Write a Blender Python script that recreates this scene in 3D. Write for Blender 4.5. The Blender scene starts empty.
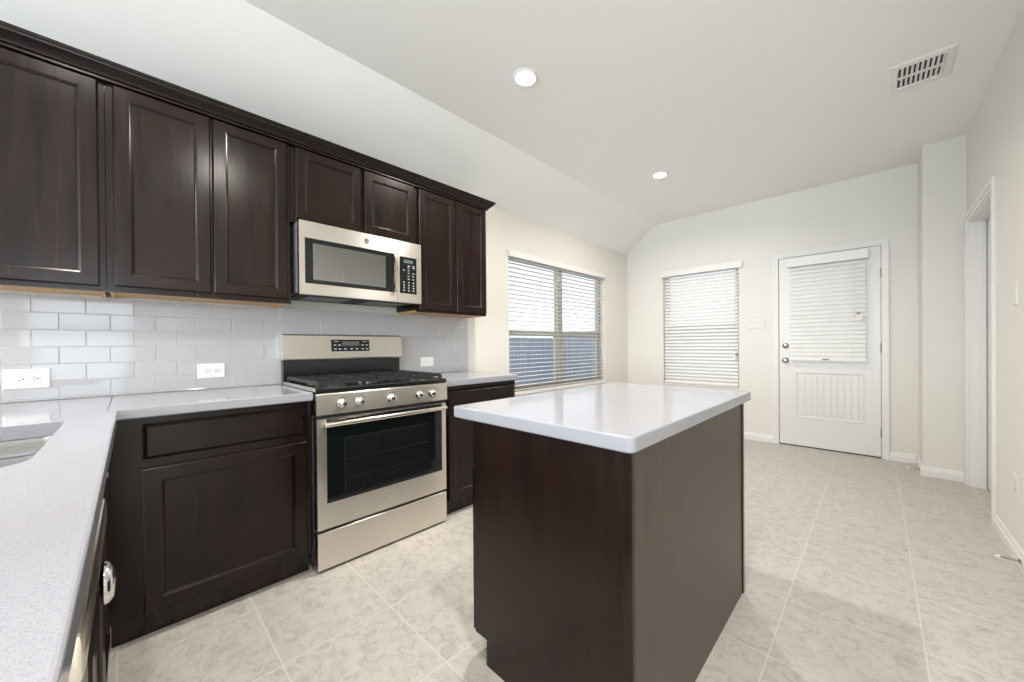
import bpy, bmesh, math, random
from mathutils import Vector, Matrix
random.seed(7)
R = math.radians
S = bpy.context.scene
COL = S.collection

# ------------------------------------------------------------------ camera
cam_d = bpy.data.cameras.new('camera')
cam = bpy.data.objects.new('camera', cam_d)
COL.objects.link(cam)
F_PX, YAW, PIT, ROL, U0, V0 = 370.64, 42.2565, -0.2594, -0.441, 538.97, 347.23
cam_d.sensor_fit = 'HORIZONTAL'
cam_d.sensor_width = 36.0
cam_d.lens = F_PX * 36.0 / 1024
cam_d.shift_x = (512 - U0) / 1024
cam_d.shift_y = (V0 - 341) / 1024
cam_d.clip_start = 0.02
t, p = R(YAW), R(PIT)
fw = Vector((-math.sin(t) * math.cos(p), math.cos(t) * math.cos(p), math.sin(p)))
rt = Vector((math.cos(t), math.sin(t), 0))
up = rt.cross(fw)
q = R(ROL)
rt2 = rt * math.cos(q) + up * math.sin(q)
up2 = -rt * math.sin(q) + up * math.cos(q)
cam.matrix_world = Matrix(((rt2.x, up2.x, -fw.x, 2.7319), (rt2.y, up2.y, -fw.y, 0.0), (rt2.z, up2.z, -fw.z, 1.14015), (0, 0, 0, 1)))
S.camera = cam

# ------------------------------------------------------------------ view, world, daylight
S.view_settings.view_transform = 'Standard'
S.view_settings.look = 'None'
S.view_settings.exposure = 0.58
S.view_settings.gamma = 1.0
S.view_settings.use_curve_mapping = False
w = bpy.data.worlds.new('sky'); S.world = w; w.use_nodes = True
bg = w.node_tree.nodes['Background']
bg.inputs['Color'].default_value = (0.86, 0.93, 1.0, 1)
bg.inputs['Strength'].default_value = 1.05

def area(name, loc, rot, sx, sy, power, color, shape='RECTANGLE', spread=180):
    d = bpy.data.lights.new(name, 'AREA'); d.shape = shape; d.size = sx
    if shape == 'RECTANGLE': d.size_y = sy
    d.energy = power; d.color = color; d.spread = R(spread)
    o = bpy.data.objects.new(name, d); COL.objects.link(o); o.location = loc; o.rotation_euler = rot
    return o
DAY = (0.80, 0.90, 1.0)
# daylight outside each of the living room's windows (behind the camera) and outside the kitchen's two
area('daylight_living_west', (1.5, -5.75, 1.45), (R(90), 0, 0), 2.2, 1.7, 210, DAY)
area('daylight_living_east', (4.4, -5.75, 1.45), (R(90), 0, 0), 2.2, 1.7, 210, DAY)
area('daylight_living_side', (6.25, -0.52, 1.45), (R(90), 0, R(90)), 1.2, 1.7, 24, DAY)

# ------------------------------------------------------------------ materials
MATS = {}
def mat(name):
    m = bpy.data.materials.new(name); m.use_nodes = True
    nt = m.node_tree; b = nt.nodes['Principled BSDF']
    MATS[name] = m
    return m, nt, b
def plain(name, col, rough=0.5, metal=0.0, emit=None, coat=0.0, var=0.06, scale=60, bump=0.0):
    m, nt, b = mat(name)
    tc = nt.nodes.new('ShaderNodeTexCoord'); n = nt.nodes.new('ShaderNodeTexNoise'); n.inputs['Scale'].default_value = scale
    nt.links.new(tc.outputs['Object'], n.inputs['Vector'])
    r = nt.nodes.new('ShaderNodeValToRGB')
    r.color_ramp.elements[0].position = 0.3; r.color_ramp.elements[1].position = 0.7
    r.color_ramp.elements[0].color = tuple(c * (1 - var) for c in col) + (1,)
    r.color_ramp.elements[1].color = tuple(min(1, c * (1 + var)) for c in col) + (1,)
    nt.links.new(n.outputs['Fac'], r.inputs['Fac']); nt.links.new(r.outputs['Color'], b.inputs['Base Color'])
    b.inputs['Roughness'].default_value = rough; b.inputs['Metallic'].default_value = metal
    b.inputs['Coat Weight'].default_value = coat
    if bump:
        bp = nt.nodes.new('ShaderNodeBump'); bp.inputs['Strength'].default_value = bump; bp.inputs['Distance'].default_value = 0.002
        nt.links.new(n.outputs['Fac'], bp.inputs['Height']); nt.links.new(bp.outputs['Normal'], b.inputs['Normal'])
    if emit:
        b.inputs['Emission Color'].default_value = emit[0] + (1,); b.inputs['Emission Strength'].default_value = emit[1]
    return m
def wood(name, dark, light, axis, rough=0.2, sc=1.0, coat=0.0):
    m, nt, b = mat(name)
    tc = nt.nodes.new('ShaderNodeTexCoord'); mp = nt.nodes.new('ShaderNodeMapping')
    s = [34 * sc] * 3; s['xyz'.index(axis)] = 2.2 * sc
    mp.inputs['Scale'].default_value = s
    nt.links.new(tc.outputs['Object'], mp.inputs['Vector'])
    n1 = nt.nodes.new('ShaderNodeTexNoise'); n1.inputs['Scale'].default_value = 1.0; n1.inputs['Detail'].default_value = 6
    n1.inputs['Distortion'].default_value = 0.8
    nt.links.new(mp.outputs['Vector'], n1.inputs['Vector'])
    n2 = nt.nodes.new('ShaderNodeTexNoise'); n2.inputs['Scale'].default_value = 7.0; n2.inputs['Detail'].default_value = 3
    nt.links.new(tc.outputs['Object'], n2.inputs['Vector'])
    mx = nt.nodes.new('ShaderNodeMath'); mx.operation = 'MULTIPLY_ADD'; mx.inputs[1].default_value = 0.8
    nt.links.new(n1.outputs['Fac'], mx.inputs[0])
    m2 = nt.nodes.new('ShaderNodeMath'); m2.operation = 'MULTIPLY'; m2.inputs[1].default_value = 0.2
    nt.links.new(n2.outputs['Fac'], m2.inputs[0]); nt.links.new(m2.outputs[0], mx.inputs[2])
    r = nt.nodes.new('ShaderNodeValToRGB')
    r.color_ramp.elements[0].position = 0.36; r.color_ramp.elements[1].position = 0.64
    r.color_ramp.elements[0].color = dark + (1,); r.color_ramp.elements[1].color = light + (1,)
    nt.links.new(mx.outputs[0], r.inputs['Fac']); nt.links.new(r.outputs['Color'], b.inputs['Base Color'])
    rr = nt.nodes.new('ShaderNodeMapRange'); rr.inputs['To Min'].default_value = rough - 0.015; rr.inputs['To Max'].default_value = rough + 0.035
    nt.links.new(mx.outputs[0], rr.inputs['Value']); nt.links.new(rr.outputs['Result'], b.inputs['Roughness'])
    bp = nt.nodes.new('ShaderNodeBump'); bp.inputs['Strength'].default_value = 0.03; bp.inputs['Distance'].default_value = 0.0004
    nt.links.new(n1.outputs['Fac'], bp.inputs['Height']); nt.links.new(bp.outputs['Normal'], b.inputs['Normal'])
    b.inputs['Specular IOR Level'].default_value = 0.34; b.inputs['Coat Weight'].default_value = coat; b.inputs['Coat Roughness'].default_value = 0.22
    return m
def steel(name, col=(0.80, 0.765, 0.705), rough=0.30, axis='y', aniso=0.85):
    m, nt, b = mat(name)
    tc = nt.nodes.new('ShaderNodeTexCoord'); mp = nt.nodes.new('ShaderNodeMapping')
    s = [1400] * 3; s['xyz'.index(axis)] = 6
    mp.inputs['Scale'].default_value = s; nt.links.new(tc.outputs['Object'], mp.inputs['Vector'])
    n = nt.nodes.new('ShaderNodeTexNoise'); n.inputs['Scale'].default_value = 1; n.inputs['Detail'].default_value = 2
    nt.links.new(mp.outputs['Vector'], n.inputs['Vector'])
    rr = nt.nodes.new('ShaderNodeMapRange'); rr.inputs['To Min'].default_value = rough - 0.006; rr.inputs['To Max'].default_value = rough + 0.006
    nt.links.new(n.outputs['Fac'], rr.inputs['Value']); nt.links.new(rr.outputs['Result'], b.inputs['Roughness'])
    r = nt.nodes.new('ShaderNodeValToRGB'); r.color_ramp.elements[0].color = tuple(c * .985 for c in col) + (1,); r.color_ramp.elements[1].color = col + (1,)
    nt.links.new(n.outputs['Fac'], r.inputs['Fac']); nt.links.new(r.outputs['Color'], b.inputs['Base Color'])
    b.inputs['Metallic'].default_value = 1.0
    tg = nt.nodes.new('ShaderNodeTangent'); tg.direction_type = 'RADIAL'; tg.axis = 'Z'
    nt.links.new(tg.outputs[0], b.inputs['Tangent']); b.inputs['Anisotropic'].default_value = aniso; b.inputs['Anisotropic Rotation'].default_value = 0.25 if aniso else 0
    return m
def quartz(name, base, fleck, pale, rough=0.09):
    m, nt, b = mat(name)
    tc = nt.nodes.new('ShaderNodeTexCoord')
    v = nt.nodes.new('ShaderNodeTexNoise'); v.inputs['Scale'].default_value = 520; v.inputs['Detail'].default_value = 2
    nt.links.new(tc.outputs['Object'], v.inputs['Vector'])
    r = nt.nodes.new('ShaderNodeValToRGB'); e = r.color_ramp.elements
    e[0].position = 0.33; e[0].color = fleck + (1,); e[1].position = 0.46; e[1].color = base + (1,)
    x = e.new(0.62); x.color = base + (1,); x = e.new(0.72); x.color = pale + (1,)
    nt.links.new(v.outputs['Fac'], r.inputs['Fac'])
    nt.links.new(r.outputs['Color'], b.inputs['Base Color'])
    b.inputs['Roughness'].default_value = rough
    return m
def glass(name, tint=(1, 1, 1), refl=0.08):
    m, nt, b = mat(name); nt.nodes.remove(b)
    tr = nt.nodes.new('ShaderNodeBsdfTransparent'); tr.inputs['Color'].default_value = tint + (1,)
    gl = nt.nodes.new('ShaderNodeBsdfGlossy'); gl.inputs['Roughness'].default_value = 0.02
    mx = nt.nodes.new('ShaderNodeMixShader')
    fr = nt.nodes.new('ShaderNodeFresnel'); geo = nt.nodes.new('ShaderNodeNewGeometry'); mr = nt.nodes.new('ShaderNodeMapRange')
    mr.inputs['To Min'].default_value = 1.45; mr.inputs['To Max'].default_value = 1 / 1.45
    nt.links.new(geo.outputs['Backfacing'], mr.inputs['Value']); nt.links.new(mr.outputs['Result'], fr.inputs['IOR'])
    nt.links.new(fr.outputs[0], mx.inputs[0]); nt.links.new(tr.outputs[0], mx.inputs[1]); nt.links.new(gl.outputs[0], mx.inputs[2])
    nt.links.new(mx.outputs[0], nt.nodes['Material Output'].inputs['Surface'])
    return m
def floor_tile(name):
    m, nt, b = mat(name)
    tc = nt.nodes.new('ShaderNodeTexCoord'); mp = nt.nodes.new('ShaderNodeMapping')
    mp.inputs['Location'].default_value = (-0.727 + 0.4275 * 20, 0.043 + 0.400 * 30, 0)
    nt.links.new(tc.outputs['Object'], mp.inputs['Vector'])
    br = nt.nodes.new('ShaderNodeTexBrick'); br.offset = 0.0; br.squash = 1.0
    br.inputs['Scale'].default_value = 1.0; br.inputs['Brick Width'].default_value = 0.4275; br.inputs['Row Height'].default_value = 0.400
    br.inputs['Mortar Size'].default_value = 0.0028; br.inputs['Mortar Smooth'].default_value = 0.2; br.inputs['Bias'].default_value = 0
    br.inputs['Color1'].default_value = (0.0, 0.0, 0.0, 1); br.inputs['Color2'].default_value = (1, 1, 1, 1); br.inputs['Mortar'].default_value = (0.5, 0.5, 0.5, 1)
    nt.links.new(mp.outputs['Vector'], br.inputs['Vector'])
    # veins, shifted from tile to tile
    mp2 = nt.nodes.new('ShaderNodeMapping'); mp2.inputs['Rotation'].default_value = (0, 0, R(28)); mp2.inputs['Scale'].default_value = (4.4, 5.6, 1)
    ad = nt.nodes.new('ShaderNodeVectorMath'); ad.operation = 'MULTIPLY_ADD'; ad.inputs[1].default_value = (5, 7, 3)
    nt.links.new(br.outputs['Color'], ad.inputs[0]); nt.links.new(tc.outputs['Object'], ad.inputs[2]); nt.links.new(ad.outputs[0], mp2.inputs['Vector'])
    n = nt.nodes.new('ShaderNodeTexNoise'); n.inputs['Scale'].default_value = 4.6; n.inputs['Detail'].default_value = 10; n.inputs['Roughness'].default_value = 0.72; n.inputs['Distortion'].default_value = 0.9
    nt.links.new(mp2.outputs['Vector'], n.inputs['Vector'])
    r = nt.nodes.new('ShaderNodeValToRGB'); e = r.color_ramp.elements
    e[0].position = 0.30; e[0].position = 0.34; e[0].color = (0.39, 0.36, 0.325, 1); e[1].position = 0.52; e[1].color = (0.52, 0.49, 0.45, 1)
    x = e.new(0.68); x.color = (0.57, 0.53, 0.49, 1)
    nt.links.new(n.outputs['Fac'], r.inputs['Fac'])
    mx = nt.nodes.new('ShaderNodeMix'); mx.data_type = 'RGBA'
    mx.inputs['B'].default_value = (0.61, 0.58, 0.53, 1)
    nt.links.new(br.outputs['Fac'], mx.inputs['Factor']); nt.links.new(r.outputs['Color'], mx.inputs['A']); nt.links.new(mx.outputs['Result'], b.inputs['Base Color'])
    b.inputs['Roughness'].default_value = 0.42
    bp = nt.nodes.new('ShaderNodeBump'); bp.invert = True; bp.inputs['Strength'].default_value = 0.25; bp.inputs['Distance'].default_value = 0.002
    nt.links.new(br.outputs['Fac'], bp.inputs['Height']); nt.links.new(bp.outputs['Normal'], b.inputs['Normal'])
    return m
WALL = plain('wall_paint', (0.75, 0.73, 0.68), 0.75, var=0.012, scale=220, bump=0.12)
CEIL = plain('ceiling_paint', (0.86, 0.86, 0.84), 0.85, var=0.012, scale=160, bump=0.15)
TRIM = plain('white_trim_paint', (0.78, 0.77, 0.745), 0.38, var=0.01)
DOORW = plain('white_door_paint', (0.77, 0.755, 0.735), 0.35, var=0.01)
FLOOR = floor_tile('floor_tile')
ESP = wood('espresso_wood_upright', (0.0040, 0.0016, 0.0011), (0.0165, 0.0070, 0.0050), 'z')
ESPH = wood('espresso_wood_level', (0.004, 0.0020, 0.0016), (0.012, 0.0058, 0.0045), 'y')
ESPD = wood('espresso_wood_dark', (0.010, 0.005, 0.004), (0.022, 0.011, 0.009), 'z')
ESPP = wood('espresso_wall_sheen', (0.060, 0.047, 0.036), (0.078, 0.062, 0.048), 'z', rough=0.36)  # paler base colour carries the wall's grazing reflection on the island back
RAW = wood('raw_plywood', (0.50, 0.29, 0.12), (0.66, 0.42, 0.20), 'y', rough=0.55, coat=0)
STEEL = steel('brushed_steel')
STEELB = steel('steel_handle', (0.72, 0.67, 0.59), 0.22, aniso=0)
STEELC = steel('steel_sink', (0.25, 0.25, 0.245), 0.28, 'x', 0)
CHROME = plain('chrome', (0.75, 0.75, 0.75), 0.12, 1.0)
NICKEL = plain('satin_nickel', (0.42, 0.38, 0.33), 0.28, 1.0)
BLACK = plain('black_enamel', (0.012, 0.013, 0.013), 0.16)
BLACKM = plain('cast_iron', (0.026, 0.026, 0.026), 0.42, bump=0.2, scale=300)
BLACKG = plain('black_glass', (0.006, 0.008, 0.009), 0.05, var=0.02)
DARKIN = plain('dark_void', (0.012, 0.012, 0.013), 0.7)
GREYP = plain('grey_plastic', (0.16, 0.165, 0.175), 0.45)
MARK = plain('panel_marking', (0.55, 0.55, 0.55), 0.5)
LCD = plain('display_window', (0.12, 0.13, 0.13), 0.25)
QUARTZ = quartz('grey_quartz', (0.35, 0.355, 0.39), (0.275, 0.28, 0.32), (0.41, 0.415, 0.44))
SUBWAY = plain('glazed_grey_tile', (0.48, 0.48, 0.495), 0.07, var=0.02, scale=4)
GROUT = plain('tile_grout', (0.54, 0.535, 0.53), 0.8)
PLATE = plain('white_plastic', (0.86, 0.86, 0.855), 0.3, var=0.01)
ALMOND = plain('cream_plastic', (0.74, 0.72, 0.675), 0.35, var=0.01)
SLAT = plain('blind_slat', (0.80, 0.785, 0.76), 0.42, var=0.01)
VINYL = plain('vinyl_backlit_tone', (0.50, 0.47, 0.41), 0.4, var=0.01)  # base colour darkened to paint in the frame's backlit shade
PANE = glass('window_pane')
OVENG = plain('oven_inner_window', (0.010, 0.012, 0.013), 0.05, var=0.02)
MICROG = plain('microwave_window', (0.36, 0.365, 0.35), 0.03, 1.0, var=0.02)
LAMP = plain('lamp_lens', (1, 1, 1), 0.5, emit=((1.0, 0.96, 0.90), 6.0))
TAG = plain('paper_tag', (0.80, 0.77, 0.73), 0.6)
TAGB = plain('printed_tag', (0.35, 0.18, 0.09), 0.6)
GALV = plain('vent_enamel', (0.78, 0.775, 0.75), 0.45)
FENCE = wood('daylight_tinted_fence', (0.26, 0.30, 0.36), (0.34, 0.38, 0.44), 'z', rough=0.8, sc=0.4, coat=0)  # blue in the boards paints the cool daylight falling on them
CONC = plain('shaded_ground', (0.26, 0.31, 0.39), 0.9, var=0.15, scale=3)

# ------------------------------------------------------------------ mesh helpers
class Frame:
    """maps (a along, d outwards, z) to world"""
    def __init__(s, fn): s.fn = fn
    def __call__(s, a, d, z): return s.fn(a, d, z)
LW = Frame(lambda a, d, z: (d, a, z))            # things on the range wall: a = y, out = +x
BW = Frame(lambda a, d, z: (a, 4.971 - d, z))    # back wall: a = x, out = -y
RW = Frame(lambda a, d, z: (3.28 - d, a, z))     # right wall: a = y, out = -x
PN = Frame(lambda a, d, z: (a, d, z))            # peninsula front: a = x, d = y
ISL = Frame(lambda a, d, z: (d, a, z))
def B(): return bmesh.new()
def box(bm, x0, x1, y0, y1, z0, z1, bev=0.0):
    vs = [bm.verts.new((x, y, z)) for x in (x0, x1) for y in (y0, y1) for z in (z0, z1)]
    fs = [(0, 1, 3, 2), (4, 6, 7, 5), (0, 4, 5, 1), (2, 3, 7, 6), (0, 2, 6, 4), (1, 5, 7, 3)]
    fl = [bm.faces.new([vs[i] for i in f]) for f in fs]
    if bev:
        es = list({e for f in fl for e in f.edges})
        bmesh.ops.bevel(bm, geom=es, offset=bev, segments=2, profile=0.6, affect='EDGES')
def fbox(bm, F, a0, a1, d0, d1, z0, z1, bev=0.0):
    p, q = F(a0, d0, z0), F(a1, d1, z1)
    box(bm, min(p[0], q[0]), max(p[0], q[0]), min(p[1], q[1]), max(p[1], q[1]), min(p[2], q[2]), max(p[2], q[2]), bev)
def loops(bm, rings, cap0=True, cap1=True):
    vr = [[bm.verts.new(c) for c in ring] for ring in rings]
    n = len(vr[0])
    for i in range(len(vr) - 1):
        for j in range(n):
            k = (j + 1) % n
            bm.faces.new((vr[i][j], vr[i][k], vr[i + 1][k], vr[i + 1][j]))
    if cap0: bm.faces.new(list(reversed(vr[0])))
    if cap1: bm.faces.new(vr[-1])
    return vr
def rect_rings(bm, F, a0, a1, z0, z1, prof):
    """prof: list of (inset, d)"""
    rings = []
    for i, d in prof:
        rings.append([F(a0 + i, d, z0 + i), F(a1 - i, d, z0 + i), F(a1 - i, d, z1 - i), F(a0 + i, d, z1 - i)])
    loops(bm, rings)
def panel_door(F, a0, a1, z0, z1, d0, th=0.020, rail=0.048, sgn=1, raised=True):
    bm = B(); D = d0 + sgn * th
    rect_rings(bm, F, a0, a1, z0, z1, [(0, d0), (0, D - sgn * .0045), (.0045, D), (rail, D), (rail + .003, D - sgn * .002), (rail + .008, D - sgn * .0045), (rail + .011, D - sgn * .009)])
    return bm
def slab_front(F, a0, a1, z0, z1, d0, th=0.022, bev=0.012, sgn=1):
    bm = B(); D = d0 + sgn * th
    rect_rings(bm, F, a0, a1, z0, z1, [(0, d0), (0, D - sgn * .010), (bev, D)])
    return bm
def tube(bm, pts, r, seg=12, caps=True):
    pts = [Vector(q) for q in pts]; rings = []
    rs = r if isinstance(r, (list, tuple)) else [r] * len(pts)
    ref = Vector((0, 0, 1))
    d0 = (pts[1] - pts[0]).normalized()
    if abs(d0.dot(ref)) > 0.9: ref = Vector((1, 0, 0))
    for i, q in enumerate(pts):
        d = (pts[min(i + 1, len(pts) - 1)] - pts[max(i - 1, 0)]).normalized()
        u = d.cross(ref).normalized(); v = d.cross(u)
        rings.append([q + (u * math.cos(2 * math.pi * k / seg) + v * math.sin(2 * math.pi * k / seg)) * rs[i] for k in range(seg)])
    loops(bm, rings, caps, caps)
def lathe(bm, c, axis, prof, seg=24):
    """prof: (radius, distance along axis)"""
    ax = Vector(axis).normalized(); ref = Vector((0, 0, 1)) if abs(ax.z) < 0.9 else Vector((1, 0, 0))
    u = ax.cross(ref).normalized(); v = ax.cross(u); c = Vector(c)
    rings = [[c + ax * h + (u * math.cos(2 * math.pi * k / seg) + v * math.sin(2 * math.pi * k / seg)) * max(r, 1e-4) for k in range(seg)] for r, h in prof]
    loops(bm, rings)
def rrect(x0, x1, y0, y1, r, n=6):
    out = []
    rr = r if isinstance(r, (list, tuple)) else [r] * 4
    for (cx, cy, s, q) in ((x1 - rr[0], y1 - rr[0], 0, rr[0]), (x0 + rr[1], y1 - rr[1], 90, rr[1]), (x0 + rr[2], y0 + rr[2], 180, rr[2]), (x1 - rr[3], y0 + rr[3], 270, rr[3])):
        for k in range(n + 1):
            a = R(s + 90 * k / n); out.append((cx + q * math.cos(a), cy + q * math.sin(a)))
    return out
def inset_rr(x0, x1, y0, y1, r, i): 
    return rrect(x0 + i, x1 - i, y0 + i, y1 - i, max(r - i, 0.001) if not isinstance(r, (list, tuple)) else [max(k - i, 0.001) for k in r])
def slab_rr(bm, x0, x1, y0, y1, z0, z1, r, ch=0.004):
    L = lambda i, z: [(x, y, z) for x, y in inset_rr(x0, x1, y0, y1, r, i)]
    loops(bm, [L(ch, z0), L(0, z0 + ch), L(0, z1 - ch), L(ch * .3, z1 - ch * .3), L(ch, z1)])
def obj(name, bm, m, parent=None, smooth=False):
    bmesh.ops.recalc_face_normals(bm, faces=bm.faces[:])
    me = bpy.data.meshes.new(name)
    base = Vector((0, 0, 0)); q = parent
    while q is not None: base = base + q.location; q = q.parent
    if base.length: bmesh.ops.translate(bm, verts=bm.verts[:], vec=-base)
    if parent is None and name not in NOSHIFT and len(bm.verts):
        xs = [v.co for v in bm.verts]
        lo = Vector((min(c.x for c in xs), min(c.y for c in xs), min(c.z for c in xs))); hi = Vector((max(c.x for c in xs), max(c.y for c in xs), max(c.z for c in xs)))
        base = Vector(((lo.x + hi.x) / 2, (lo.y + hi.y) / 2, lo.z)); bmesh.ops.translate(bm, verts=bm.verts[:], vec=-base)
    else: base = None
    bm.to_mesh(me); bm.free()
    if smooth:
        for f in me.polygons: f.use_smooth = True
        me.set_sharp_from_angle(angle=R(40))
    me.materials.append(m)
    o = bpy.data.objects.new(name, me); COL.objects.link(o)
    if base is not None: o.location = base
    if parent: o.parent = parent
    return o
NOSHIFT = {'floor', 'ceiling', 'wall_left', 'wall_back', 'wall_right', 'wall_corner'}
def monogram(parent, root, x, y, z):
    c = bpy.data.curves.new('monogram', 'FONT'); c.body = 'GE'; c.size = .0145; c.shear = .25; c.align_x = 'CENTER'; c.align_y = 'CENTER'; c.extrude = .0003
    c.materials.append(GREYP)
    tmp = bpy.data.objects.new('monogram', c); COL.objects.link(tmp)
    dg = bpy.context.evaluated_depsgraph_get(); me = bpy.data.meshes.new_from_object(tmp.evaluated_get(dg))
    bpy.data.objects.remove(tmp)
    o = bpy.data.objects.new('monogram', me); COL.objects.link(o); o.parent = parent
    o.location = Vector((x, y, z)) - root.location; o.rotation_euler = (R(90), 0, R(90))
    return o
def tag(o, label, cat, group=None):
    o['label'] = label; o['category'] = cat
    if group: o['group'] = group
    return o
def thing(name, loc, label, cat, group=None):
    o = bpy.data.objects.new(name, None); COL.objects.link(o); o.empty_display_size = 0.05
    o.location = loc
    return tag(o, label, cat, group)
def struct(o, label=None):
    o['kind'] = 'structure'
    if label: o['label'] = label
    return o
def sroot(name, loc=(0, 0, 0)):
    o = bpy.data.objects.new(name, None); COL.objects.link(o); o.location = loc; o['kind'] = 'structure'; return o
def one(name, m, fn, parent=None, smooth=False):
    bm = B(); fn(bm); return obj(name, bm, m, parent, smooth)

# ------------------------------------------------------------------ room shell
ZC, ZLO, XB, YB, XR, YJ, XJ = 2.8225, 2.476, 0.4726, 4.971, 3.28, 4.564, 3.03
WY0, WY1, WZ0, WZ1 = 2.56, 4.345, 0.632, 2.088       # left window opening
VX0, VX1, VZ0, VZ1 = 0.55, 1.50, 0.60, 2.125          # back window opening
DX0, DX1, DZ1 = 1.915, 2.772, 2.103                  # back door opening
OY0, OY1, OZ1 = 3.64, 4.47, 2.10                     # doorway in the right wall
YN = -5.6; XE = 6.1; YK = 0.40
bm = B(); box(bm, -0.15, XE + .15, YN - .15, YB + .15, -0.1, 0.0)
struct(obj('floor', bm, FLOOR))
bm = B()
box(bm, XB, XE + .15, YN - .15, YB + .15, ZC, ZC + .12)
sl = [(-0.15, ZLO - .11), (XB, ZC), (XB, ZC + .12), (-0.15, ZC + .12)]
loops(bm, [[(x, YN - .15, z) for x, z in sl], [(x, YB + .15, z) for x, z in sl]])
struct(obj('ceiling', bm, CEIL))
def wall_boxes(bm, F, a0, a1, z1, th, holes):
    """a wall slab of thickness th (behind d=0) with rectangular holes (a0,a1,z0,z1) in rising order"""
    cur = a0
    for h0, h1, hz0, hz1 in holes:
        fbox(bm, F, cur, h0, -th, 0, 0, z1)
        if hz0 > 0: fbox(bm, F, h0, h1, -th, 0, 0, hz0)
        fbox(bm, F, h0, h1, -th, 0, hz1, z1)
        cur = h1
    fbox(bm, F, cur, a1, -th, 0, 0, z1)
bm = B(); wall_boxes(bm, LW, YN, YB, ZLO, 0.15, [(WY0, WY1, WZ0, WZ1)])
struct(obj('wall_left', bm, WALL))
bm = B(); wall_boxes(bm, BW, -0.15, XJ, ZLO, 0.15, [(VX0, VX1, VZ0, VZ1), (DX0 - .02, DX1 + .02, 0, DZ1 + .02)])
prof = [(-.0, ZLO), (XJ, ZLO), (XJ, ZC), (XB, ZC)]
loops(bm, [[(x, YB, z) for x, z in prof], [(x, YB + .15, z) for x, z in prof]])
struct(obj('wall_back', bm, WALL))
bm = B(); box(bm, XJ, XR + .14, YJ, YB + .15, 0, ZC)
struct(obj('wall_corner', bm, WALL))
bm = B(); wall_boxes(bm, RW, YK, YJ, ZC, 0.14, [(OY0, OY1, 0, OZ1)])
struct(obj('wall_right', bm, WALL))
# living room beyond the camera
bm = B(); box(bm, XR + .14, XE + .15, YK, YK + .14, 0, ZC); struct(obj('wall_near', bm, WALL))
RB = Frame(lambda a, d, z: (a, YN + d, z)); EB = Frame(lambda a, d, z: (XE - d, a, z))
bm = B(); wall_boxes(bm, RB, -0.15, XE + .15, ZC, 0.15, [(0.5, 2.5, 0.65, 2.25), (3.4, 5.4, 0.65, 2.25)]); struct(obj('wall_rear', bm, WALL))
bm = B(); wall_boxes(bm, EB, YN, YK, ZC, 0.15, [(-1.05, 0.02, 0.65, 2.25)]); struct(obj('wall_east', bm, WALL))

def window(name, F, a0, a1, z0, z1, zm, mull, dd=-0.13, label=None):
    root = sroot(name, F((a0 + a1) / 2, dd, z0))
    fr = B(); w_ = 0.05
    fbox(fr, F, a0, a1, dd, dd + .06, z0, z0 + w_); fbox(fr, F, a0, a1, dd, dd + .06, z1 - w_, z1)
    fbox(fr, F, a0, a0 + w_, dd, dd + .06, z0 + w_, z1 - w_); fbox(fr, F, a1 - w_, a1, dd, dd + .06, z0 + w_, z1 - w_)
    spans = []
    cur = a0 + w_
    for m_ in mull:
        fbox(fr, F, m_ - .045, m_ + .045, dd, dd + .06, z0 + w_, z1 - w_); spans.append((cur, m_ - .045)); cur = m_ + .045
    spans.append((cur, a1 - w_))
    obj('window_frame', fr, VINYL, root)
    for s0, s1 in spans:
        bm = B(); fbox(bm, F, s0, s1, dd + .005, dd + .05, zm - .028, zm + .028)
        for u in (s0, s1 - .03): fbox(bm, F, u, u + .03, dd + .012, dd + .05, z0 + w_, zm - .028)
        fbox(bm, F, s0 + .03, s1 - .03, dd + .012, dd + .05, z0 + w_, z0 + w_ + .035)
        sash = obj('sash', bm, VINYL, root)
        bm = B(); fbox(bm, F, s0, s1, dd + .012, dd + .016, zm + .028, z1 - w_); obj('pane', bm, PANE, sash)
        bm = B(); fbox(bm, F, s0 + .03, s1 - .03, dd + .028, dd + .032, z0 + w_ + .035, zm - .028); obj('pane', bm, PANE, sash)
    return root
window('window_1', LW, WY0, WY1, WZ0, WZ1, 1.275, [3.465])
window('window_2', BW, VX0, VX1, VZ0, VZ1, 1.36, [])
window('window_3', RB, 0.5, 2.5, 0.65, 2.25, 1.45, [1.5])
window('window_4', RB, 3.4, 5.4, 0.65, 2.25, 1.45, [4.4])
window('window_5', EB, -1.05, 0.02, 0.65, 2.25, 1.45, [])
for nm, F, a0, a1, z in (('trim_1', LW, WY0, WY1, WZ0), ('trim_2', BW, VX0, VX1, VZ0)):
    bm = B(); fbox(bm, F, a0 + .001, a1 - .001, -0.07, 0.012, z, z + .012, .003); struct(obj(nm, bm, TRIM), 'window sill board')

# casings
def casing(name, F, a0, a1, z1, w_=0.056, th=0.016, sides=(1, 1)):
    bm = B()
    for s, (u0, u1) in zip(sides, ((a0 - w_, a0), (a1, a1 + w_))):
        if s:
            fbox(bm, F, u0, u1, 0.0004, th * .6, 0, z1 + w_)
            o0, o1 = (u0, u0 + w_ * .55) if u0 < a0 else (u1 - w_ * .55, u1)
            fbox(bm, F, o0, o1, th * .6, th, 0, z1 + w_ * .45)
    fbox(bm, F, a0, a1, 0.0004, th * .6, z1, z1 + w_); fbox(bm, F, a0 - w_ * sides[0], a1 + w_ * sides[1], th * .6, th, z1 + w_ * .45, z1 + w_)
    return struct(obj(name, bm, TRIM))
casing('trim_3', BW, DX0 - .005, DX1 + .005, DZ1, .05)
casing('trim_4', RW, OY0, OY1, OZ1, .062)
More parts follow.
